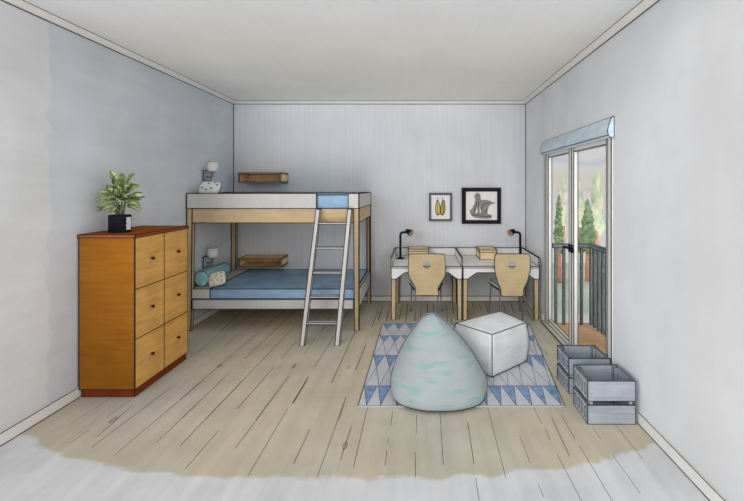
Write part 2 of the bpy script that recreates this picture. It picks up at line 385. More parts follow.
def fir(px, Y, top_y, wpx, label):
    X = (px-VX)/F*Y; zt = H-(top_y-VY)/F*Y; wd = wpx/F*Y
    t = thing('fir_tree', label, 'tree', (X, Y, GZ), 'trees beyond the balcony')
    zb = H-(250-VY)/F*Y
    bm = NB(); tube(bm, [(X, Y, GZ), (X+.01, Y, zb+.3)], [.07, .05], 0, 8); obj('trunk', bm, 'trunk', t)
    bm = NB(); h = zt-zb
    for k in range(46):
        f_ = k/45; z = zb+h*f_; r = wd*.5*(1-f_**1.3)*.72+.015; a = k*2.4
        s_ = wd*(.24-.15*f_); blob(bm, (X+math.cos(a)*r*random.uniform(.3, 1), Y+math.sin(a)*r*random.uniform(.3, 1), z), s_, s_, s_*1.1, 0, 1, .3)
    obj('foliage', bm, 'fir', t)
fir(558.8, 11.6, 196, 15, 'narrow dark green fir behind the far, left-hand door pane')
fir(587.5, 11.8, 201, 21, 'wider dark green fir behind the near, right-hand door pane')
for px, Y, ty, wpx, lab in ((563.5, 17.5, 181, 9, 'pale thin tree rising behind the narrow dark fir'), (580, 18.5, 184, 13, 'pale leafy tree left of and behind the wider dark fir'), (597, 18, 172, 16, 'tallest pale leafy tree, right of and behind the wider fir')):
    X = (px-VX)/F*Y; zt = H-(ty-VY)/F*Y; wd = wpx/F*Y
    t = thing('leafy_tree', lab, 'tree', (X, Y, GZ), 'trees beyond the balcony')
    bm = NB(); tube(bm, [(X, Y, GZ), (X, Y, GZ+1.0)], [.1, .06], 0, 8); obj('trunk', bm, 'trunk', t)
    bm = NB()
    for k in range(9):
        f_ = k/8; blob(bm, (X+random.uniform(-.3, .3)*wd*(1-f_), Y+random.uniform(-.2, .2), GZ+.9+(zt-GZ-1.2)*f_), wd*(.36-.18*f_), wd*.3, .42)
    obj('foliage', bm, 'pale_tree', t)

# ------------------------------------------------------------------ chest of drawers
cx0, cx1, cy0, cy1, ctop = XL+.014, -2.128, 3.22, 3.955, 1.222
ch = thing('chest_of_drawers', 'tall orange-brown wooden chest of six drawers against the left wall', 'chest of drawers', ((cx0+cx1)/2, (cy0+cy1)/2, 0))
p = PW*3.3
bm = NB(); box(bm, cx0, cx1-.003, cy0, cy1, .062, ctop-.022); obj('body', bm, 'cherry', ch, line=p)
bm = NB(); box(bm, cx0+.012, cx1-.012, cy0+.015, cy1-.01, 0.001, .062); obj('plinth', bm, 'plinth', ch, line=p, zmin=.001)
bm = NB(); box(bm, cx0-.005, cx1+.004, cy0-.006, cy1+.004, ctop-.022, ctop); obj('top', bm, 'cherry_top', ch, line=p)
ym = (cy0+cy1)/2; rows = [(.064, .435), (.437, .81), (.812, ctop-.024)]
for a, b in ((cy0+.002, ym-.001), (ym+.001, cy1-.002)):
    for z0, z1 in rows:
        bm = NB(); box(bm, cx1-.0025, cx1+.001, a, b, z0, z1); d = obj('drawer', bm, 'drawer', ch, line=p*.8)
        yc, zc = (a+b)/2+.01, (z0+z1)/2+.01
        bm = NB(); tube(bm, [(cx1, yc, zc), (cx1+.012, yc, zc), (cx1+.016, yc, zc), (cx1+.026, yc, zc)], [.006, .006, .014, .010], 0, 10); obj('knob', bm, 'knob', d)

# potted plant on the chest
PX, PY = -2.365, 3.40; pz = ctop+.001
pl = thing('potted_plant', 'bushy green leafy plant in a black pot standing on the chest', 'potted plant', (PX, PY, pz))
bm = NB()
def rrect(cx, cy, hx, hy, rad, n=4):
    pts = []
    for sx, sy, a0 in ((1, 1, 0), (-1, 1, 90), (-1, -1, 180), (1, -1, 270)):
        for k in range(n+1):
            a = math.radians(a0+90*k/n); pts.append((cx+sx*(hx-rad)+rad*math.cos(a), cy+sy*(hy-rad)+rad*math.sin(a)))
    return pts
po = rrect(PX, PY, .064, .052, .014); pi_ = rrect(PX, PY, .057, .045, .010)
for pts, z0, z1 in ((po, pz, pz+.01),): hexa(bm, [(x, y, z0) for x, y in pts], [(x, y, z1) for x, y in pts])
n = len(po)
for lo, hi, A, Bq in ((pz+.01, pz+.138, po, po), (pz+.138, pz+.138, po, pi_), (pz+.138, pz+.01, pi_, pi_)):
    a = [bm.verts.new((x, y, lo)) for x, y in A]; b = [bm.verts.new((x, y, hi)) for x, y in Bq]
    for k in range(n): bm.faces.new((a[k], a[(k+1) % n], b[(k+1) % n], b[k]))
obj('pot', bm, 'black', pl)
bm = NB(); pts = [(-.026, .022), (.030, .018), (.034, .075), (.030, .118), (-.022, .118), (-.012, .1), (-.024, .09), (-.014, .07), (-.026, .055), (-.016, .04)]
prism(bm, [(PY+y_, pz+z) for y_, z in pts], 'x', PX+.0635, PX+.0665); obj('painted_highlight', bm, 'shade', pl, label='ragged white painted highlight on the black pot')  # gloss highlight of the pot, painted on as a white shape
bm = NB(); hexa(bm, [(x, y, pz+.1) for x, y in pi_], [(x, y, pz+.125) for x, y in pi_]); obj('soil', bm, 'knob', pl)
bm = NB()
for k in range(7):
    a = k*2.4; tube(bm, [(PX+.02*math.cos(a), PY+.02*math.sin(a), pz+.12), (PX+.04*math.cos(a), PY+.04*math.sin(a), pz+.24)], [.006, .004], 0, 6)
obj('stems', bm, 'leaf_dark', pl)
bm = NB()
def leaf(bm, base, d, ln, wd, mi, roll):
    d = Vector(d).normalized(); s, u = frame_at(d)
    s = (s*math.cos(roll)+u*math.sin(roll)); u = s.cross(d)
    prof_ = [(0, .08), (.2, .6), (.45, 1), (.7, .8), (.88, .4), (1, .04)]
    L_, Cn, R_ = [], [], []
    for t_, w_ in prof_:
        c = Vector(base)+d*ln*t_+Vector((0, 0, -.06*ln*t_*t_*3))
        L_.append(c+s*wd*w_/2+u*wd*.18*w_); R_.append(c-s*wd*w_/2+u*wd*.18*w_); Cn.append(c)
    vl = [bm.verts.new(q) for q in L_]; vc = [bm.verts.new(q) for q in Cn]; vr = [bm.verts.new(q) for q in R_]
    for k in range(5):
        bm.faces.new((vl[k], vc[k], vc[k+1], vl[k+1])).material_index = mi
        bm.faces.new((vc[k], vr[k], vr[k+1], vc[k+1])).material_index = 1 if mi == 0 else 0
    tube(bm, Cn, .0012, 2, 3, False); tube(bm, L_, .0014, 2, 3, False); tube(bm, R_, .0014, 2, 3, False)
for k in range(120):
    a = k*2.39996; el = math.radians(random.uniform(-38, 88))
    d = Vector((math.cos(a)*math.cos(el), math.sin(a)*math.cos(el), math.sin(el)))
    cen = Vector((PX, PY, pz+.262)); st = random.uniform(.02, .09); ln = random.uniform(.075, .10)
    b_ = cen+Vector((d.x*st*1.0, d.y*st, d.z*st*(2.0 if d.z > 0 else 1.6)))
    tip = b_+d*ln
    if tip.x < XL+.02: ln *= max(.3, (b_.x-XL-.02)/(b_.x-tip.x))
    leaf(bm, b_, d+Vector((0, 0, .15)), ln, random.uniform(.044, .062), 1 if random.random() < .5 else 0, random.uniform(-.9, .9))
obj('foliage', bm, ['leaf', 'leaf_pale', 'leaf_dark'], pl)

# ------------------------------------------------------------------ bunk bed
bx0, bx1, by0, by1 = XL+.012, -.662, 4.72, 5.90
bz = dict(top=1.508, w=1.344, wood=1.186)
lz0, lz1 = .238, .345
bd = thing('bunk_bed', 'white and pale wood bunk bed across the back left corner', 'bunk bed', ((bx0+bx1)/2, (by0+by1)/2, 0))
p = PW*4.7; TH = .04
LG = .058
def leg4(name, x0, x1, y0, y1, zt, tap, sx, sy, matk, parent, line, z0=0):
    """square leg, narrower at the foot on the inner sides"""
    bm = NB(); bxa, bxb = (x0, x1-tap) if sx < 0 else (x0+tap, x1); bya, byb = (y0, y1-tap) if sy < 0 else (y0+tap, y1)
    hexa(bm, [(bxa, bya, z0), (bxb, bya, z0), (bxb, byb, z0), (bxa, byb, z0)], [(x0, y0, zt), (x1, y0, zt), (x1, y1, zt), (x0, y1, zt)])
    return obj('leg', bm, matk, parent, line=line, zmin=.001)
for sx, x in ((-1, bx0), (1, bx1-LG)):
    for sy, y in ((-1, by0), (1, by1-LG)):
        leg4('leg', x, x+LG, y, y+LG, bz['w'], .014, sx, sy, 'birch', bd, p)
# wooden aprons of the upper bunk (arched corners beside the legs)
def apron_x(x0, x1, y0, y1, z0, z1):
    poly = [(x0, z1), (x0, z0), (x1, z0), (x1, z1)]
    bm = NB(); prism(bm, poly, 'y', y0, y1); return bm
obj('side_panel', apron_x(bx0+LG, bx1-LG, by0+.002, by0+.03, bz['wood'], bz['w']), 'birch', bd, line=p, ang=35)
obj('side_panel', apron_x(bx0+LG, bx1-LG, by1-.03, by1-.002, bz['wood'], bz['w']), 'birch', bd, line=p)
for x in (bx0+.002, bx1-.03):
    bm = NB(); box(bm, x, x+.028, by0+LG, by1-LG, bz['wood'], bz['w']); obj('end_panel', bm, 'birch', bd, line=p)
    if x < -2: continue
    bm = NB(); box(bm, x+.004, x+.024, by1-LG-.09, by1-LG-.05, lz1+.1, bz['wood'])
    obj('upright', bm, 'birch', bd, line=p)
# white guard boards
gx0 = (316.5-VX)/F*by0; gx1 = (348.3-VX)/F*by0
for a, b in ((bx0, gx0), (gx1, bx1)):
    bm = NB(); box(bm, a, b, by0-.004, by0+.024, bz['w'], bz['top']); obj('guard_board', bm, 'white', bd, line=p)
bm = NB(); box(bm, bx0, bx1, by1-.024, by1, bz['w'], bz['top']); obj('guard_board', bm, 'white', bd, line=p)
for x in (bx0, bx1-.024):
    bm = NB(); box(bm, x, x+.024+.002, by0+.024, by1-.024, bz['w'], bz['top']); obj('guard_board', bm, 'white', bd, line=p)
bm = NB(); box(bm, bx0+.03, bx1-.03, by0+.032, by1-.032, bz['w']-.03, bz['w']-.005); obj('bed_base', bm, 'birch', bd)
# lower bunk rails
bm = NB(); box(bm, bx0+LG, bx1-LG, by0+.004, by0+.03, lz0, lz1); obj('bed_rail', bm, 'white', bd, line=p)
bm = NB(); box(bm, bx0+LG, bx1-LG, by1-.03, by1-.004, lz0, lz1); obj('bed_rail', bm, 'white', bd, line=p)
for x in (bx0+.004, bx1-.03):
    bm = NB(); box(bm, x, x+.026, by0+LG, by1-LG, lz0, lz1+(.1 if x > -2 else 0)); obj('bed_rail', bm, 'white', bd, line=p)
bm = NB(); box(bm, bx0+.03, bx1-.032, by0+.032, by1-.032, lz0+.04, lz0+.062); obj('bed_base', bm, 'birch', bd)
# mattresses
def mattress(x0, x1, y0, y1, z0, z1, label, sheet=None):
    o = thing('mattress', label, 'mattress', ((x0+x1)/2, (y0+y1)/2, z0))
    bm = NB(); xs = sheet if sheet else x0
    box(bm, xs, x1, y0, y1, z0, z1)
    obj('cover', bm, 'blue', o, line=p)
    if sheet:
        bm = NB(); box(bm, x0, sheet, y0-.003, y1, z0, z1+.003); obj('sheet', bm, 'sheet', o, label='cream white end of the mattress', line=p)
    return o
mattress(bx0+.035, bx1-.036, by0+.034, by1-.034, lz0+.064, .452, 'blue mattress with cream head end on the lower bunk', (210-VX)/F*(by0+.03))
m2 = mattress(bx0+.03, bx1-.03, by0+.034, by1-.034, bz['w']-.003, 1.49, 'blue mattress on the upper bunk, showing at the gap above the ladder')
# step-through gap: the mattress is flush there
# ladder
ld = thing('ladder', 'white wooden ladder with five rungs leaning on the bunk bed', 'ladder', (-.97, 4.45, 0))
def rail(px_b, px_t):
    Yb, Yt, Zt = 4.30, 4.655, 1.34; xb = (px_b-VX)/F*Yb; xt = (px_t-VX)/F*Yt; hw = .021
    bm = NB()
    hexa(bm, [(xb-hw, Yb-.03, 0), (xb+hw, Yb-.03, 0), (xb+hw, Yb+.03, 0), (xb-hw, Yb+.03, 0)], [(xt-hw, Yt-.03, Zt), (xt+hw, Yt-.03, Zt), (xt+hw, Yt+.03, Zt), (xt-hw, Yt+.03, Zt)])
    obj('rail', bm, 'white', ld, line=p*.85, zmin=.001)
    return lambda t: (xb+(xt-xb)*t, Yb+(Yt-Yb)*t, Zt*t)
ra = rail(302.6, 318.6); rb = rail(337.5, 350.0)
for t in (.155, .34, .515, .70, .89):
    a = ra(t); b = rb(t)
    bm = NB(); box(bm, a[0]+.021, b[0]-.021, a[1]-.03, a[1]+.03, a[2]-.009, a[2]+.009); obj('rung', bm, 'white', ld, line=p*.8)

# pillows
def cushion(bm, c, sx, sy, sz, rot, mi=0, n=10, pinch=.35):
    """soft pad: sx,sy half sizes, sz half thickness; returns transform"""
    R = rot.to_3x3() if hasattr(rot, 'to_3x3') else rot
    def pt(u, v, s):
        k = (1-abs(u)**3.2)*(1-abs(v)**3.2); t = sz*(k**.5 if k > 0 else 0)*s
        q = 1-.10*(abs(u*v)**2)
        return Vector(c)+R @ Vector((u*sx*(1-.06*(1-abs(v)**2)*abs(u)**4*0)*q, v*sy*q, t))
    g = {}
    for s in (1, -1):
        for i in range(n+1):
            for j in range(n+1):
                u, v = 2*i/n-1, 2*j/n-1
                if s == -1 and (i in (0, n) or j in (0, n)): g[s, i, j] = g[1, i, j]
                else: g[s, i, j] = bm.verts.new(pt(u, v, s))
        for i in range(n):
            for j in range(n):
                f_ = bm.faces.new((g[s, i, j], g[s, i+1, j], g[s, i+1, j+1], g[s, i, j+1])); f_.material_index = mi; f_.smooth = True
    return pt
def outline(bm, pt, r, mi, n=10, inset=1.0):
    P = []
    for k in range(n): P.append(pt(-1+2*k/n, -1, 1))
    for k in range(n): P.append(pt(1, -1+2*k/n, 1))
    for k in range(n): P.append(pt(1-2*k/n, 1, 1))
    for k in range(n): P.append(pt(-1, 1-2*k/n, 1))
    loop_tube(bm, P, r, mi, 4)
# upper pillow, lying along the wall
bm = NB(); R = Matrix.Rotation(math.radians(58), 4, 'X')
c = (-2.385, 4.90, 1.568); pt = cushion(bm, c, .125, .085, .045, R); outline(bm, pt, .0032, 1)
for u, v in ((-.5, -.3), (.0, .35), (.35, -.4), (.75, .2), (-.1, -.6), (-.75, .45), (.5, .6)):
    q = [pt(u-.13, v+.16, 1.03), pt(u+.13, v+.16, 1.03), pt(u, v-.16, 1.03)]
    N_ = (R.to_3x3() @ Vector((0, 0, 1)))*.004
    hexa(bm, q, [a+N_ for a in q], 2)
# faces the room: flip so the decorated side looks at the viewer
o = obj('pillow', bm, ['shade', 'ink', 'sketch'], origin=(c[0], c[1], 1.491))
tag(o, 'small white pillow with grey triangles on the upper bunk', 'pillow')
# teal bolster on the lower bunk
bp0, bp1 = Vector((-2.452, 4.83, .545)), Vector((-2.452, 5.42, .545))
bm = NB(); nn = 24; rr = .086
rings = []
for t, k in ((0, .0), (0, .55), (0.0, .88), (.03, 1), (.5, 1.03), (.97, 1), (1.0, .88), (1, .55), (1, 0)):
    cpt = bp0.lerp(bp1, t)
    if k == 0: rings.append([bm.verts.new(cpt)]); continue
    rings.append([bm.verts.new(cpt+Vector((math.cos(2*math.pi*j/nn)*rr*k, 0, math.sin(2*math.pi*j/nn)*rr*k))) for j in range(nn)])
for a, b in zip(rings, rings[1:]):
    for j in range(nn):
        if len(a) == 1: f_ = bm.faces.new((a[0], b[j], b[(j+1) % nn]))
        elif len(b) == 1: f_ = bm.faces.new((a[j], b[0], a[(j+1) % nn]))
        else: f_ = bm.faces.new((a[j], a[(j+1) % nn], b[(j+1) % nn], b[j])); f_.smooth = True
o = obj('bolster', bm, 'teal', origin=(-2.452, 5.2, .457)); tag(o, 'teal cylindrical bolster lying along the wall on the lower bunk', 'bolster')
bm = NB()  # pen contour lines of the bolster
for yy in (bp0.y+.012, bp1.y-.012): loop_tube(bm, [(bp0.x+math.cos(2*math.pi*j/nn)*rr*.99, yy, bp0.z+math.sin(2*math.pi*j/nn)*rr*.99) for j in range(nn)], .0035, 0, 4)
rod(bm, (bp0.x+.02, bp0.y, bp0.z+rr*1.0), (bp0.x+.02, bp1.y, bp0.z+rr*1.0), .003, 0); rod(bm, (bp0.x+rr*.99, bp0.y+.02, bp0.z-.02), (bp0.x+rr*.99, bp1.y, bp0.z-.02), .003, 0)
pp = bmesh.ops.translate(bm, vec=-Vector((-2.452, 5.2, .457)), verts=bm.verts)
me = bpy.data.meshes.new('ink_outline'); bm.to_mesh(me); bm.free(); me.materials.append(M['ink']); pc = bpy.data.objects.new('ink_outline', me); C.objects.link(pc); pc.parent = o
# small cushion with yellow pattern leaning on the bolster
bm = NB(); R = Matrix.Rotation(math.radians(8), 4, 'Z') @ Matrix.Rotation(math.radians(-14), 4, 'Y') @ Matrix.Rotation(math.radians(62), 4, 'X')
c = (-2.275, 4.845, .546); pt = cushion(bm, c, .098, .085, .03, R); outline(bm, pt, .003, 1)
Nn = (R.to_3x3() @ Vector((0, 0, 1)))*.004
for u, v in ((-.55, .5), (-.5, -.1), (-.35, -.6), (.1, .45), (.15, -.25), (.55, .1), (.6, .6), (.6, -.5), (-.1, .1)):
    a, b2 = .14, .22; q = [pt(u+a*math.cos(t_), v+b2*math.sin(t_), 1.04) for t_ in [k*math.pi/3 for k in range(6)]]
    hexa(bm, q, [s_+Nn for s_ in q], 2)
o = obj('cushion', bm, ['shade', 'ink', 'yellow'], origin=(c[0], c[1], .457)); tag(o, 'small white cushion with yellow spots leaning on the teal bolster', 'cushion')

# ------------------------------------------------------------------ wall shelves
def wall_shelf(z0, z1, label):
    x0, x1, y0, y1, t = -2.368, -1.81, 5.64, B-.001, .014
    s = thing('wall_shelf', label, 'shelf', ((x0+x1)/2, y1, z0), 'box shelves beside the bunks'); p = PW*5.6
    for nm, a in (('top', (x0, x1, y0, y1, z1-t, z1)), ('bottom', (x0, x1, y0, y1, z0, z0+t)), ('side', (x0, x0+t, y0, y1, z0+t, z1-t)), ('side', (x1-t, x1, y0, y1, z0+t, z1-t)), ('back', (x0+t, x1-t, y1-.008, y1-.001, z0+t, z1-t))):
        bm = NB(); box(bm, *a); obj(nm, bm, 'oak', s, line=p*.8)
wall_shelf(1.637, 1.768, 'pale wooden open box shelf on the back wall above the upper bunk')
wall_shelf(.527, .642, 'pale wooden open box shelf on the back wall above the lower bunk')

# ------------------------------------------------------------------ sconces on the left wall
def sconce(z, label, rim):
    Y = 5.13; s = thing('wall_sconce', label, 'wall lamp', (XL, Y, z), 'reading lamps beside the bunks')
    bm = NB(); box(bm, XL+.001, XL+.02, Y-.06, Y+.13, z-.06, z+.06); obj('wall_plate', bm, 'plate', s, line=.0035)
    x = XL+.10
    bm = NB(); tube(bm, [(XL+.02, Y, z-.01), (XL+.06, Y, z-.02), (x, Y, z-.005), (x, Y, z+.05)], .01, 0, 8); obj('arm', bm, 'metal', s)
    bm = NB(); lathe(bm, [(.034, z+.045), (.056, z+.062), (.064, z+.09), (.052, z+.165), (.047, z+.165), (.058, z+.09), (.05, z+.066), (.030, z+.05), (.034, z+.045)], x, Y, 20, 0, False)
    for r_, zz in ((.036, z+.046), (.051, z+.165)): loop_tube(bm, [(x+r_*math.cos(k*math.pi/10), Y+r_*math.sin(k*math.pi/10), zz) for k in range(20)], .004, 1 if zz < z+.1 else 2, 4)
    obj('lamp_shade', bm, ['shade', 'ink', rim], s)
    bm = NB(); lathe(bm, [(.006, z+.05), (.016, z+.08), (.022, z+.12), (.018, z+.14), (.012, z+.155), (.004, z+.16)], x, Y, 12); obj('bulb', bm, 'bulb', s)
sconce(1.715, 'small wall lamp with white shade above the upper bunk', 'orange_line')
sconce(.69, 'small wall lamp with white shade above the lower bunk bolster', 'amber')

# ------------------------------------------------------------------ desks
def desk(x0, x1, label, left=True):
    y0, y1, zt = 5.08, B-.018, .642; p = PW*5.2
    d = thing('desk', label, 'desk', ((x0+x1)/2, (y0+y1)/2, 0), 'white desks along the back wall')
    bm = NB(); box(bm, x0, x1, y0, y1, zt-.018, zt); obj('desktop', bm, 'desk_white', d, line=p*.9)
    a0, a1, c = zt-.075, zt-.15, .075
    for ya, yb in ((y0+.004, y0+.022), (y1-.022, y1-.004)):
        bm = NB(); prism(bm, [(x0+.004, zt-.018), (x0+.004, a1), (x0+.06, a1), (x0+.06+c+.03, a0), (x1-.06-c-.03, a0), (x1-.06, a1), (x1-.004, a1), (x1-.004, zt-.018)], 'y', ya, yb)
        obj('apron', bm, 'desk_white', d, line=p*.9)
    for x in (x0+.004, x1-.022):
        bm = NB(); prism(bm, [(y0+.022, zt-.018), (y0+.022, a1), (y0+.06, a1), (y0+.13, a0), (y1-.13, a0), (y1-.06, a1), (y1-.022, a1), (y1-.022, zt-.018)], 'x', x, x+.018)
        obj('apron', bm, 'desk_white', d, line=p*.9)
    fz = .745
    for a in ((x0, x0+.014, y0, y1-.014), (x1-.014, x1, y0, y1-.014)):
        if a[0] == x0 and not left: continue
        bm = NB(); box(bm, *a, zt, fz); obj('edge_board', bm, 'desk_white', d, line=p*.9)
    bm = NB(); box(bm, x0, x1, y1-.014, y1, zt, fz); obj('edge_board', bm, 'desk_white', d, line=p*.9)
    for sx, x in ((-1, x0+.006), (1, x1-.006-.054)):
        for sy, y in ((-1, y0+.024), (1, y1-.024-.052)):
            leg4('leg', x, x+.054, y, y+.054, zt-.02, .006, sx, sy, 'birch', d, p*.9)
desk(-.333, .512, 'white desk with pale wooden legs, the left one, nearer the bunk bed')
desk(.518, 1.425, 'white desk with pale wooden legs in the corner beside the balcony door', False)

def chair(xc, prof_, label, dx=0):
    """kid's chair seen from behind: rear at y=5.0, front under the desk"""
    yb, yf = 5.0, 5.44; p = PW*5
    c = thing('desk_chair', label, 'chair', (xc, 5.2, 0), 'chairs at the desks')
    # backrest: star-shaped ring between the outline and the round hole
    hz, hr = .672, .046; n = 64
    out_ = [(w_, z) for w_, z in prof_]; poly = [(w_, z) for w_, z in prof_]+[(-w_, z) for w_, z in reversed(prof_)]
    def hit(a):
        d = (math.cos(a), math.sin(a)); best = None
        for i in range(len(poly)):
            (ax, az), (bx, bz_) = poly[i], poly[(i+1) % len(poly)]
            ex, ez = bx-ax, bz_-az; den = d[0]*ez-d[1]*ex
            if abs(den) < 1e-9: continue
            t = ((ax-0)*ez-(az-hz)*ex)/den; s_ = ((ax-0)*d[1]-(az-hz)*d[0])/den
            if t > 0 and -1e-6 <= s_ <= 1+1e-6 and (best is None or t < best): best = t
        return (best*d[0], hz+best*d[1])
    angs = sorted(set([2*math.pi*k/n for k in range(n)]+[math.atan2(z-hz, w_) % (2*math.pi) for w_, z in poly]))
    angs = [a for i, a in enumerate(angs) if i == 0 or a-angs[i-1] > .01]
    O = [hit(a) for a in angs]; I = [(hr*math.cos(a), hz+hr*math.sin(a)) for a in angs]; m = len(angs)
    def yy(x): return yb+.03-.25*x*x*2          # gentle curve of the ply shell
    bm = NB(); th = .014
    fo = [bm.verts.new((xc+x, yy(x)-th, z)) for x, z in O]; fi = [bm.verts.new((xc+x, yy(x)-th, z)) for x, z in I]
    bo = [bm.verts.new((xc+x, yy(x), z)) for x, z in O]; bi = [bm.verts.new((xc+x, yy(x), z)) for x, z in I]
    for k in range(m):
        l = (k+1) % m
        for q in ((fo[k], fo[l], fi[l], fi[k]), (bo[l], bo[k], bi[k], bi[l]), (fo[l], fo[k], bo[k], bo[l]), (fi[k], fi[l], bi[l], bi[k])): bm.faces.new(q)
    obj('backrest', bm, 'birch', c, line=p*.8)
    # seat
    bm = NB(); sz = .382
    rb_ = [(xc-.15, yb+.045), (xc+.15, yb+.045), (xc+.205, yf-.06), (xc+.185, yf), (xc-.185, yf), (xc-.205, yf-.06)]
    hexa(bm, [(x, y, sz-.012) for x, y in rb_], [(x, y, sz) for x, y in rb_]); st = obj('seat', bm, 'birch', c, line=p*.8)
    rb2 = [(xc+(x-xc)*.97, yb+.05+(y-yb-.045)*.98) for x, y in rb_]
    bm = NB(); hexa(bm, [(x, y, sz) for x, y in rb2], [(x, y, sz+.036) for x, y in rb2]); obj('seat_cushion', bm, 'mint', c, label='mint green seat cushion', line=p*.8)
    # legs
    R_ = .0085
    for s in (-1, 1):
        bm = NB(); tube(bm, [(xc+s*.138, 5.075, .004), (xc+s*.13, 5.07, .34), (xc+s*.125, 5.06, .362)], R_, 0, 8); tube(bm, [(xc+s*.138, 5.075, .001), (xc+s*.138, 5.075, .02)], .012, 0, 8)
        obj('leg', bm, 'metal', c)
        bm = NB(); tube(bm, [(xc+s*.195, 5.45, .004), (xc+s*.18, 5.40, .362)], R_, 0, 8); tube(bm, [(xc+s*.195, 5.45, .001), (xc+s*.195, 5.449, .02)], .012, 0, 8)
        obj('leg', bm, 'metal', c)
        bm = NB(); tube(bm, [(xc+s*.128, 5.062, .352), (xc+s*.18, 5.40, .352)], .007, 0, 8); obj('seat_rail', bm, 'metal', c)
    bm = NB(); tube(bm, [(xc-.129, 5.07, .30), (xc+.129, 5.07, .30)], .006, 0, 8); obj('stretcher', bm, 'metal', c)
    return c
chair(.09, [(.14, .315), (.13, .36), (.133, .41), (.17, .475), (.213, .55), (.214, .66), (.213, .76), (.205, .80)], 'pale wooden chair with straight-edged back and round hole at the left desk')
chair(1.085, [(.145, .305), (.135, .325), (.128, .36), (.140, .41), (.165, .46), (.188, .53), (.205, .62), (.21, .70), (.203, .77), (.195, .80)], 'pale wooden chair with curvy back and round hole at the right desk')

# boxes and lamps on the desks
def lid_box(x0, x1, y0, y1, label):
    z0, z1 = .643, .768; b = thing('storage_box', label, 'box', ((x0+x1)/2, (y0+y1)/2, z0), 'wooden boxes on the desks')
    bm = NB(); box(bm, x0, x1, y0, y1, z0, z1-.028); obj('body', bm, 'oak', b, line=PW*5)
    bm = NB(); box(bm, x0-.003, x1+.003, y0-.003, y1+.003, z1-.028, z1); obj('lid', bm, 'oak', b, line=PW*5)
lid_box(-.135, .125, 5.62, 5.87, 'pale wooden box on the left desk behind the chair')
lid_box(.785, 1.0, 5.54, 5.88, 'larger pale wooden box in the middle of the right desk')
def lamp(x, y, s, label):
    z = .643; l = thing('desk_lamp', label, 'desk lamp', (x, y, z), 'black desk lamps')
    bm = NB(); lathe(bm, [(.055, z), (.055, z+.008), (.03, z+.016), (.012, z+.02)], x, y, 20); obj('base', bm, 'black', l)
    zt = z+.355
    pts = [(x, y, z+.015), (x, y, zt-.05)]+[(x+s*(.04-.04*math.cos(a)), y, zt-.05+.04*math.sin(a)) for a in [k*math.pi/12 for k in range(1, 7)]]+[(x+s*.085, y, zt-.012)]
    bm = NB(); tube(bm, pts, .0155, 0, 10); obj('pole', bm, 'black', l)
    a0 = Vector((x+s*.085, y, zt+.012)); d = Vector((s*.72, -.55, -.4)).normalized()
    bm = NB(); tube(bm, [a0-d*.012, a0, a0+d*.03, a0+d*.07, a0+d*.078], [.016, .024, .034, .044, .044], 0, 16); h = obj('lamp_head', bm, 'black', l)
    bm = NB(); tube(bm, [a0+d*.0775, a0+d*.083], [.042, .034], 0, 16); obj('diffuser', bm, 'bronze', h, label='bronze mouth of the lamp head')
lamp(-.244, 5.63, 1, 'black gooseneck desk lamp on the left desk')
lamp(1.325, 5.63, -1, 'black gooseneck desk lamp on the right desk near the corner')

# ------------------------------------------------------------------ pictures
def picture(x0, x1, z0, z1, dep, fw, frame, label, art):
    y1 = B-.002; y0 = y1-dep
    pc = thing('framed_picture', label, 'picture', ((x0+x1)/2, y1, z0))
    bm = NB(); box(bm, x0, x0+fw, y0, y1, z0, z1); box(bm, x1-fw, x1, y0, y1, z0, z1); box(bm, x0+fw, x1-fw, y0, y1, z1-fw, z1); box(bm, x0+fw, x1-fw, y0, y1, z0, z0+fw)
    obj('frame', bm, frame, pc, line=.004)
    bm = NB(); box(bm, x0+fw, x1-fw, y0+.006, y1-.004, z0+fw, z1-fw); yy_ = y0+.006
    art(bm, yy_, lambda u, v: (x0+(x1-x0)*u, z0+(z1-z0)*v)); obj('print', bm, ['shade', 'ochre', 'sketch', 'ink', 'yellow'], pc)
def flat(bm, y, P, pts, mi, k=1):
    prism(bm, [P(u, v) for u, v in pts], 'y', y-.0015*k, y, mi)
def art_small(bm, y, P):
    for cx, tilt, s in ((.37, -.01, 0), (.60, .03, 1)):
        pts = []
        for k in range(16):
            a = 2*math.pi*k/16; v = .48+.29*math.sin(a); u = cx+.105*math.cos(a)*(1.15-.3*math.sin(a))+tilt*math.sin(a)
            pts.append((u, v))
        flat(bm, y, P, pts, 3); flat(bm, y, P, [(cx+(u-cx)*.72, .48+(v-.48)*.86) for u, v in pts], 4 if s == 0 else 1, 2)
        a, b = P(cx+tilt, .24), P(cx-.02, .86)
        rod(bm, (a[0], y-.004, a[1]), (b[0], y-.004, b[1]), .003, 3)
def art_large(bm, y, P):
    pts = [(.21, .30), (.24, .22), (.32, .17), (.5, .14), (.66, .13), (.76, .16), (.78, .22), (.72, .26), (.66, .26), (.66, .38), (.70, .50), (.78, .55), (.88, .57), (.72, .64), (.60, .67), (.50, .66), (.47, .72), (.48, .80), (.42, .87), (.34, .84), (.31, .76), (.34, .68), (.32, .56), (.25, .42), (.18, .36)]
    prism_pts = [P(u, v) for u, v in pts]
    vs = [bm.verts.new((a, y-.002, b)) for a, b in prism_pts]; f_ = bm.faces.new(vs); f_.material_index = 2
    for line in ([(.30, .30), (.36, .48), (.38, .62)], [(.40, .26), (.42, .45), (.42, .62)], [(.52, .26), (.50, .42), (.58, .56), (.72, .58)], [(.60, .27), (.64, .42)], [(.24, .26), (.4, .22), (.6, .2), (.74, .2)], [(.36, .8), (.42, .76)]):
        q = [P(u, v) for u, v in line]; tube(bm, [(a, y-.004, b) for a, b in q], .0035, 3, 4)
    for poly in ([(.34, .30), (.39, .50), (.40, .30)], [(.45, .30), (.45, .48), (.50, .32)]): flat(bm, y, P, poly, 0, 2.2)
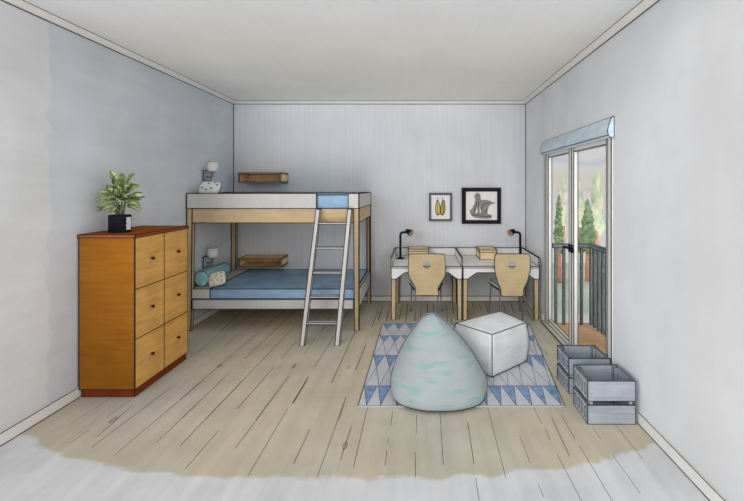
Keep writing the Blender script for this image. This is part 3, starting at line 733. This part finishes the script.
picture(.145, .447, 1.118, 1.492, .055, .018, 'grey_frame', 'small grey-framed picture of two yellow feather shapes above the left desk', art_small)
picture(.592, 1.117, 1.080, 1.566, .055, .045, 'black_frame', 'large black-framed picture of a grey figure sketch on the back wall', art_large)

# ------------------------------------------------------------------ rug
bm = NB()
RYb, RYf = 4.948, 3.088
def rx(y): t = (y-RYf)/(RYb-RYf); return -.438+.02*t, 1.045+.222*t
zr = .008
hexa(bm, [(rx(RYf)[0], RYf, .001), (rx(RYf)[1], RYf, .001), (rx(RYb)[1], RYb, .001), (rx(RYb)[0], RYb, .001)], [(rx(RYf)[0], RYf, zr), (rx(RYf)[1], RYf, zr), (rx(RYb)[1], RYb, zr), (rx(RYb)[0], RYb, zr)])
bands = [(4.948, 4.76, 4.547, 13), (4.547, 4.36, 4.015, 14), (4.015, 3.745, 3.399, 14), (3.399, 3.095, 3.088, 14)]
def L3(p, q, r=.0022, mi=2):
    strip(bm, p, q, r, zr+.0012, mi)
for ya, yt, yb_, n in bands:
    a, b = rx(ya); L3((a, ya), (b, ya), .003)
    wdt = (b-a)/n
    for k in range(n):
        x0 = a+wdt*k; j = random.uniform(-.008, .008)
        p0, p1, p2 = (x0+wdt*.04, ya), (x0+wdt*.96, ya), (x0+wdt*.5+j, yt)
        bm.faces.new([bm.verts.new((*q, zr+.0007)) for q in (p0, p1, p2)]).material_index = 1
        L3(p0, p2, .0017); L3(p1, p2, .0017)
        if yb_ < yt-.05:
            q0 = (x0+wdt*.5+j, yt); L3((x0+wdt*.03, yb_+.01), (x0+wdt*.5, yt+.0), .0017, 3); L3((x0+wdt*.97, yb_+.01), (x0+wdt*.5, yt), .0017, 2)
c4 = [(rx(RYf)[0], RYf), (rx(RYf)[1], RYf), (rx(RYb)[1], RYb), (rx(RYb)[0], RYb)]
for i in range(4): L3(c4[i], c4[(i+1) % 4], .003)
o = obj('rug', bm, ['rug', 'rug_blue', 'ink', 'brown_ink'], origin=(.4, 4.0, 0)); tag(o, 'pale rug with rows of blue triangles under the beanbag and pouf', 'rug')

# ------------------------------------------------------------------ beanbag
z0 = zr+.004; BYc = 3.35
bb = thing('beanbag', 'large pale aqua beanbag with pointed top on the rug', 'beanbag', (.15, BYc, z0))
R_ = [(.0, .15, .335), (.012, .15, .358), (.04, .148, .374), (.09, .147, .374), (.15, .140, .352), (.215, .134, .322), (.285, .131, .286), (.34, .126, .252), (.395, .121, .212), (.44, .115, .172), (.48, .107, .130), (.515, .101, .098), (.545, .098, .066), (.563, .097, .032), (.568, .097, .004)]
def bean(k, a):
    z, cx, r = R_[k]; h = z/.57
    q = r*(1+.02*math.sin(3*a+4*h)*(1-h)+.012*math.sin(7*a+9*h))
    yc = BYc+.05*h
    ex = 1-.30*max(0, 1-h*1.6); c_, s_ = math.cos(a), math.sin(a)
    c_ = math.copysign(abs(c_)**ex, c_); s_ = math.copysign(abs(s_)**ex, s_)
    return Vector((cx+q*c_, yc+q*s_, z0+z+.004*math.sin(5*a)*h))
bm = NB(); nn = 56
rings = [[bm.verts.new(bean(k, 2*math.pi*j/nn)) for j in range(nn)] for k in range(len(R_))]
for a, b in zip(rings, rings[1:]):
    for j in range(nn): bm.faces.new((a[j], a[(j+1) % nn], b[(j+1) % nn], b[j])).smooth = True
bm.faces.new(rings[0][::-1]); bm.faces.new(rings[-1])
obj('cover', bm, 'aqua', bb)
bm = NB()
for a in (math.radians(-7), math.radians(185)):  # rods that draw the bag's pen outline, not sewn seams
    tube(bm, [bean(k, a) for k in range(len(R_))], .0034, 0, 5)
loop_tube(bm, [bean(1, 2*math.pi*j/nn) for j in range(nn)], .0034, 0, 5)
obj('ink_outline', bm, 'ink', bb, label='thin dark ink outline along the sides and base')

# ------------------------------------------------------------------ pouf
pf = thing('pouf', 'grey cube-shaped fabric pouf with rounded edges on the rug', 'pouf', (.66, 3.86, z0))
Fc, Rc, Bc, Lc = Vector((.600, 3.53)), Vector((.975, 3.86)), Vector((.80, 4.22)), Vector((.315, 3.84))
def pp_(u, v, w_):     # u: F->R, v: F->L, both 0..1
    a = Fc.lerp(Rc, u); b = Lc.lerp(Bc, u); q = a.lerp(b, v); c_ = Vector((.66, 3.87))
    s = math.sin(math.pi*w_); su = math.sin(math.pi*u); sv = math.sin(math.pi*v)
    d = (q-c_); k = 1+.07*s+(.05*max(su, sv) if (u in (0, 1) or v in (0, 1)) else .04)*s
    q = c_+d*(.96+.04*s+(k-1)*.6)
    return Vector((q.x, q.y, z0+.352*w_+(.055*su*sv*(1 if w_ == 1 else 0))))
bm = NB(); n = 10; cache = {}
def gv(i, j, k):
    if (i, j, k) not in cache: cache[i, j, k] = bm.verts.new(pp_(i/n, j/n, k/n))
    return cache[i, j, k]
for i in range(n):
    for j in range(n):
        for fc in (((i, j, 0), (i, j+1, 0), (i+1, j+1, 0), (i+1, j, 0)), ((i, j, n), (i+1, j, n), (i+1, j+1, n), (i, j+1, n)),
                   ((i, 0, j), (i+1, 0, j), (i+1, 0, j+1), (i, 0, j+1)), ((i, n, j), (i, n, j+1), (i+1, n, j+1), (i+1, n, j)),
                   ((0, i, j), (0, i, j+1), (0, i+1, j+1), (0, i+1, j)), ((n, i, j), (n, i+1, j), (n, i+1, j+1), (n, i, j+1))):
            bm.faces.new([gv(*q) for q in fc]).smooth = True
obj('cover', bm, 'grey_cloth', pf)
bm = NB()  # pen outline along the pouf's edges
for f_ in (lambda t: (t, 0, 1), lambda t: (t, 1, 1), lambda t: (0, t, 1), lambda t: (1, t, 1), lambda t: (0, 0, t), lambda t: (1, 0, t), lambda t: (0, 1, t), lambda t: (1, 1, t), lambda t: (t, 0, 0), lambda t: (0, t, 0), lambda t: (t, 1, 0), lambda t: (1, t, 0)):
    tube(bm, [pp_(*f_(k/n)) + (Vector((0, 0, .003)) if f_(.5)[2] == 0 else Vector((0, 0, 0))) for k in range(n+1)], .0036, 0, 5)
obj('ink_outline', bm, 'ink', pf, label='dark ink outline along the edges')

# ------------------------------------------------------------------ crates
def crate(x0, x1, y0, y1, z0, h, label):
    c = thing('wooden_crate', label, 'crate', ((x0+x1)/2, (y0+y1)/2, z0), 'grey crates beside the balcony door'); p = PW*(y0+.2)*.62; t = .012
    gap0, gap1 = z0+h*.44, z0+h*.54; bands_ = ((z0+.002, gap0), (gap1, z0+h))
    for a, b in bands_:
        for ya in (y0, y1-t):
            bm = NB(); box(bm, x0, x1, ya, ya+t, a, b); obj('long_board', bm, 'crate', c, line=p, zmin=.001)
        for xa in (x0, x1-t):
            bm = NB(); box(bm, xa, xa+t, y0+t, y1-t, a, b); e_ = obj('end_board', bm, 'crate', c, line=p, zmin=.001)
            if xa == x0:
                zc = (a+b)/2; hh = (b-a)*.30; nl = 4
                for k in range(nl):     # outlined shapes on the end boards, not legible in the picture
                    bm = NB(); yc = y0+.045+k*(y1-y0-.09)/(nl-1); x_ = x0-.001
                    if k % 2 == 0: pts = [(x_, yc+.017*math.cos(q), zc+hh*math.sin(q)) for q in [j*math.pi/6 for j in range(12)]]
                    else: pts = [(x_, yc+.014, zc-hh), (x_, yc+.014, zc+hh), (x_, yc-.012, zc+hh*.6), (x_, yc-.012, zc-hh)]
                    loop_tube(bm, pts, .0018, 0, 4); obj('carved_mark', bm, 'ink', e_)
    for xa in (x0+t, x1-t-.028):
        for ya in (y0+t, y1-t-.028):
            bm = NB(); box(bm, xa, xa+.028, ya, ya+.028, z0+.014, z0+h-.008); obj('corner_post', bm, 'crate', c, line=p)
    bm = NB(); box(bm, x0+t, x1-t, y0+t, y1-t, z0+.002, z0+.014); obj('bottom', bm, 'crate', c, line=p)
crate(1.124, 1.44, 2.86, 3.13, 0.0, .288, 'grey slatted wooden crate, the nearer of two by the right wall')
crate(1.146, 1.460, 3.285, 3.565, 0.0, .268, 'grey slatted wooden crate, farther back in front of the glass door')
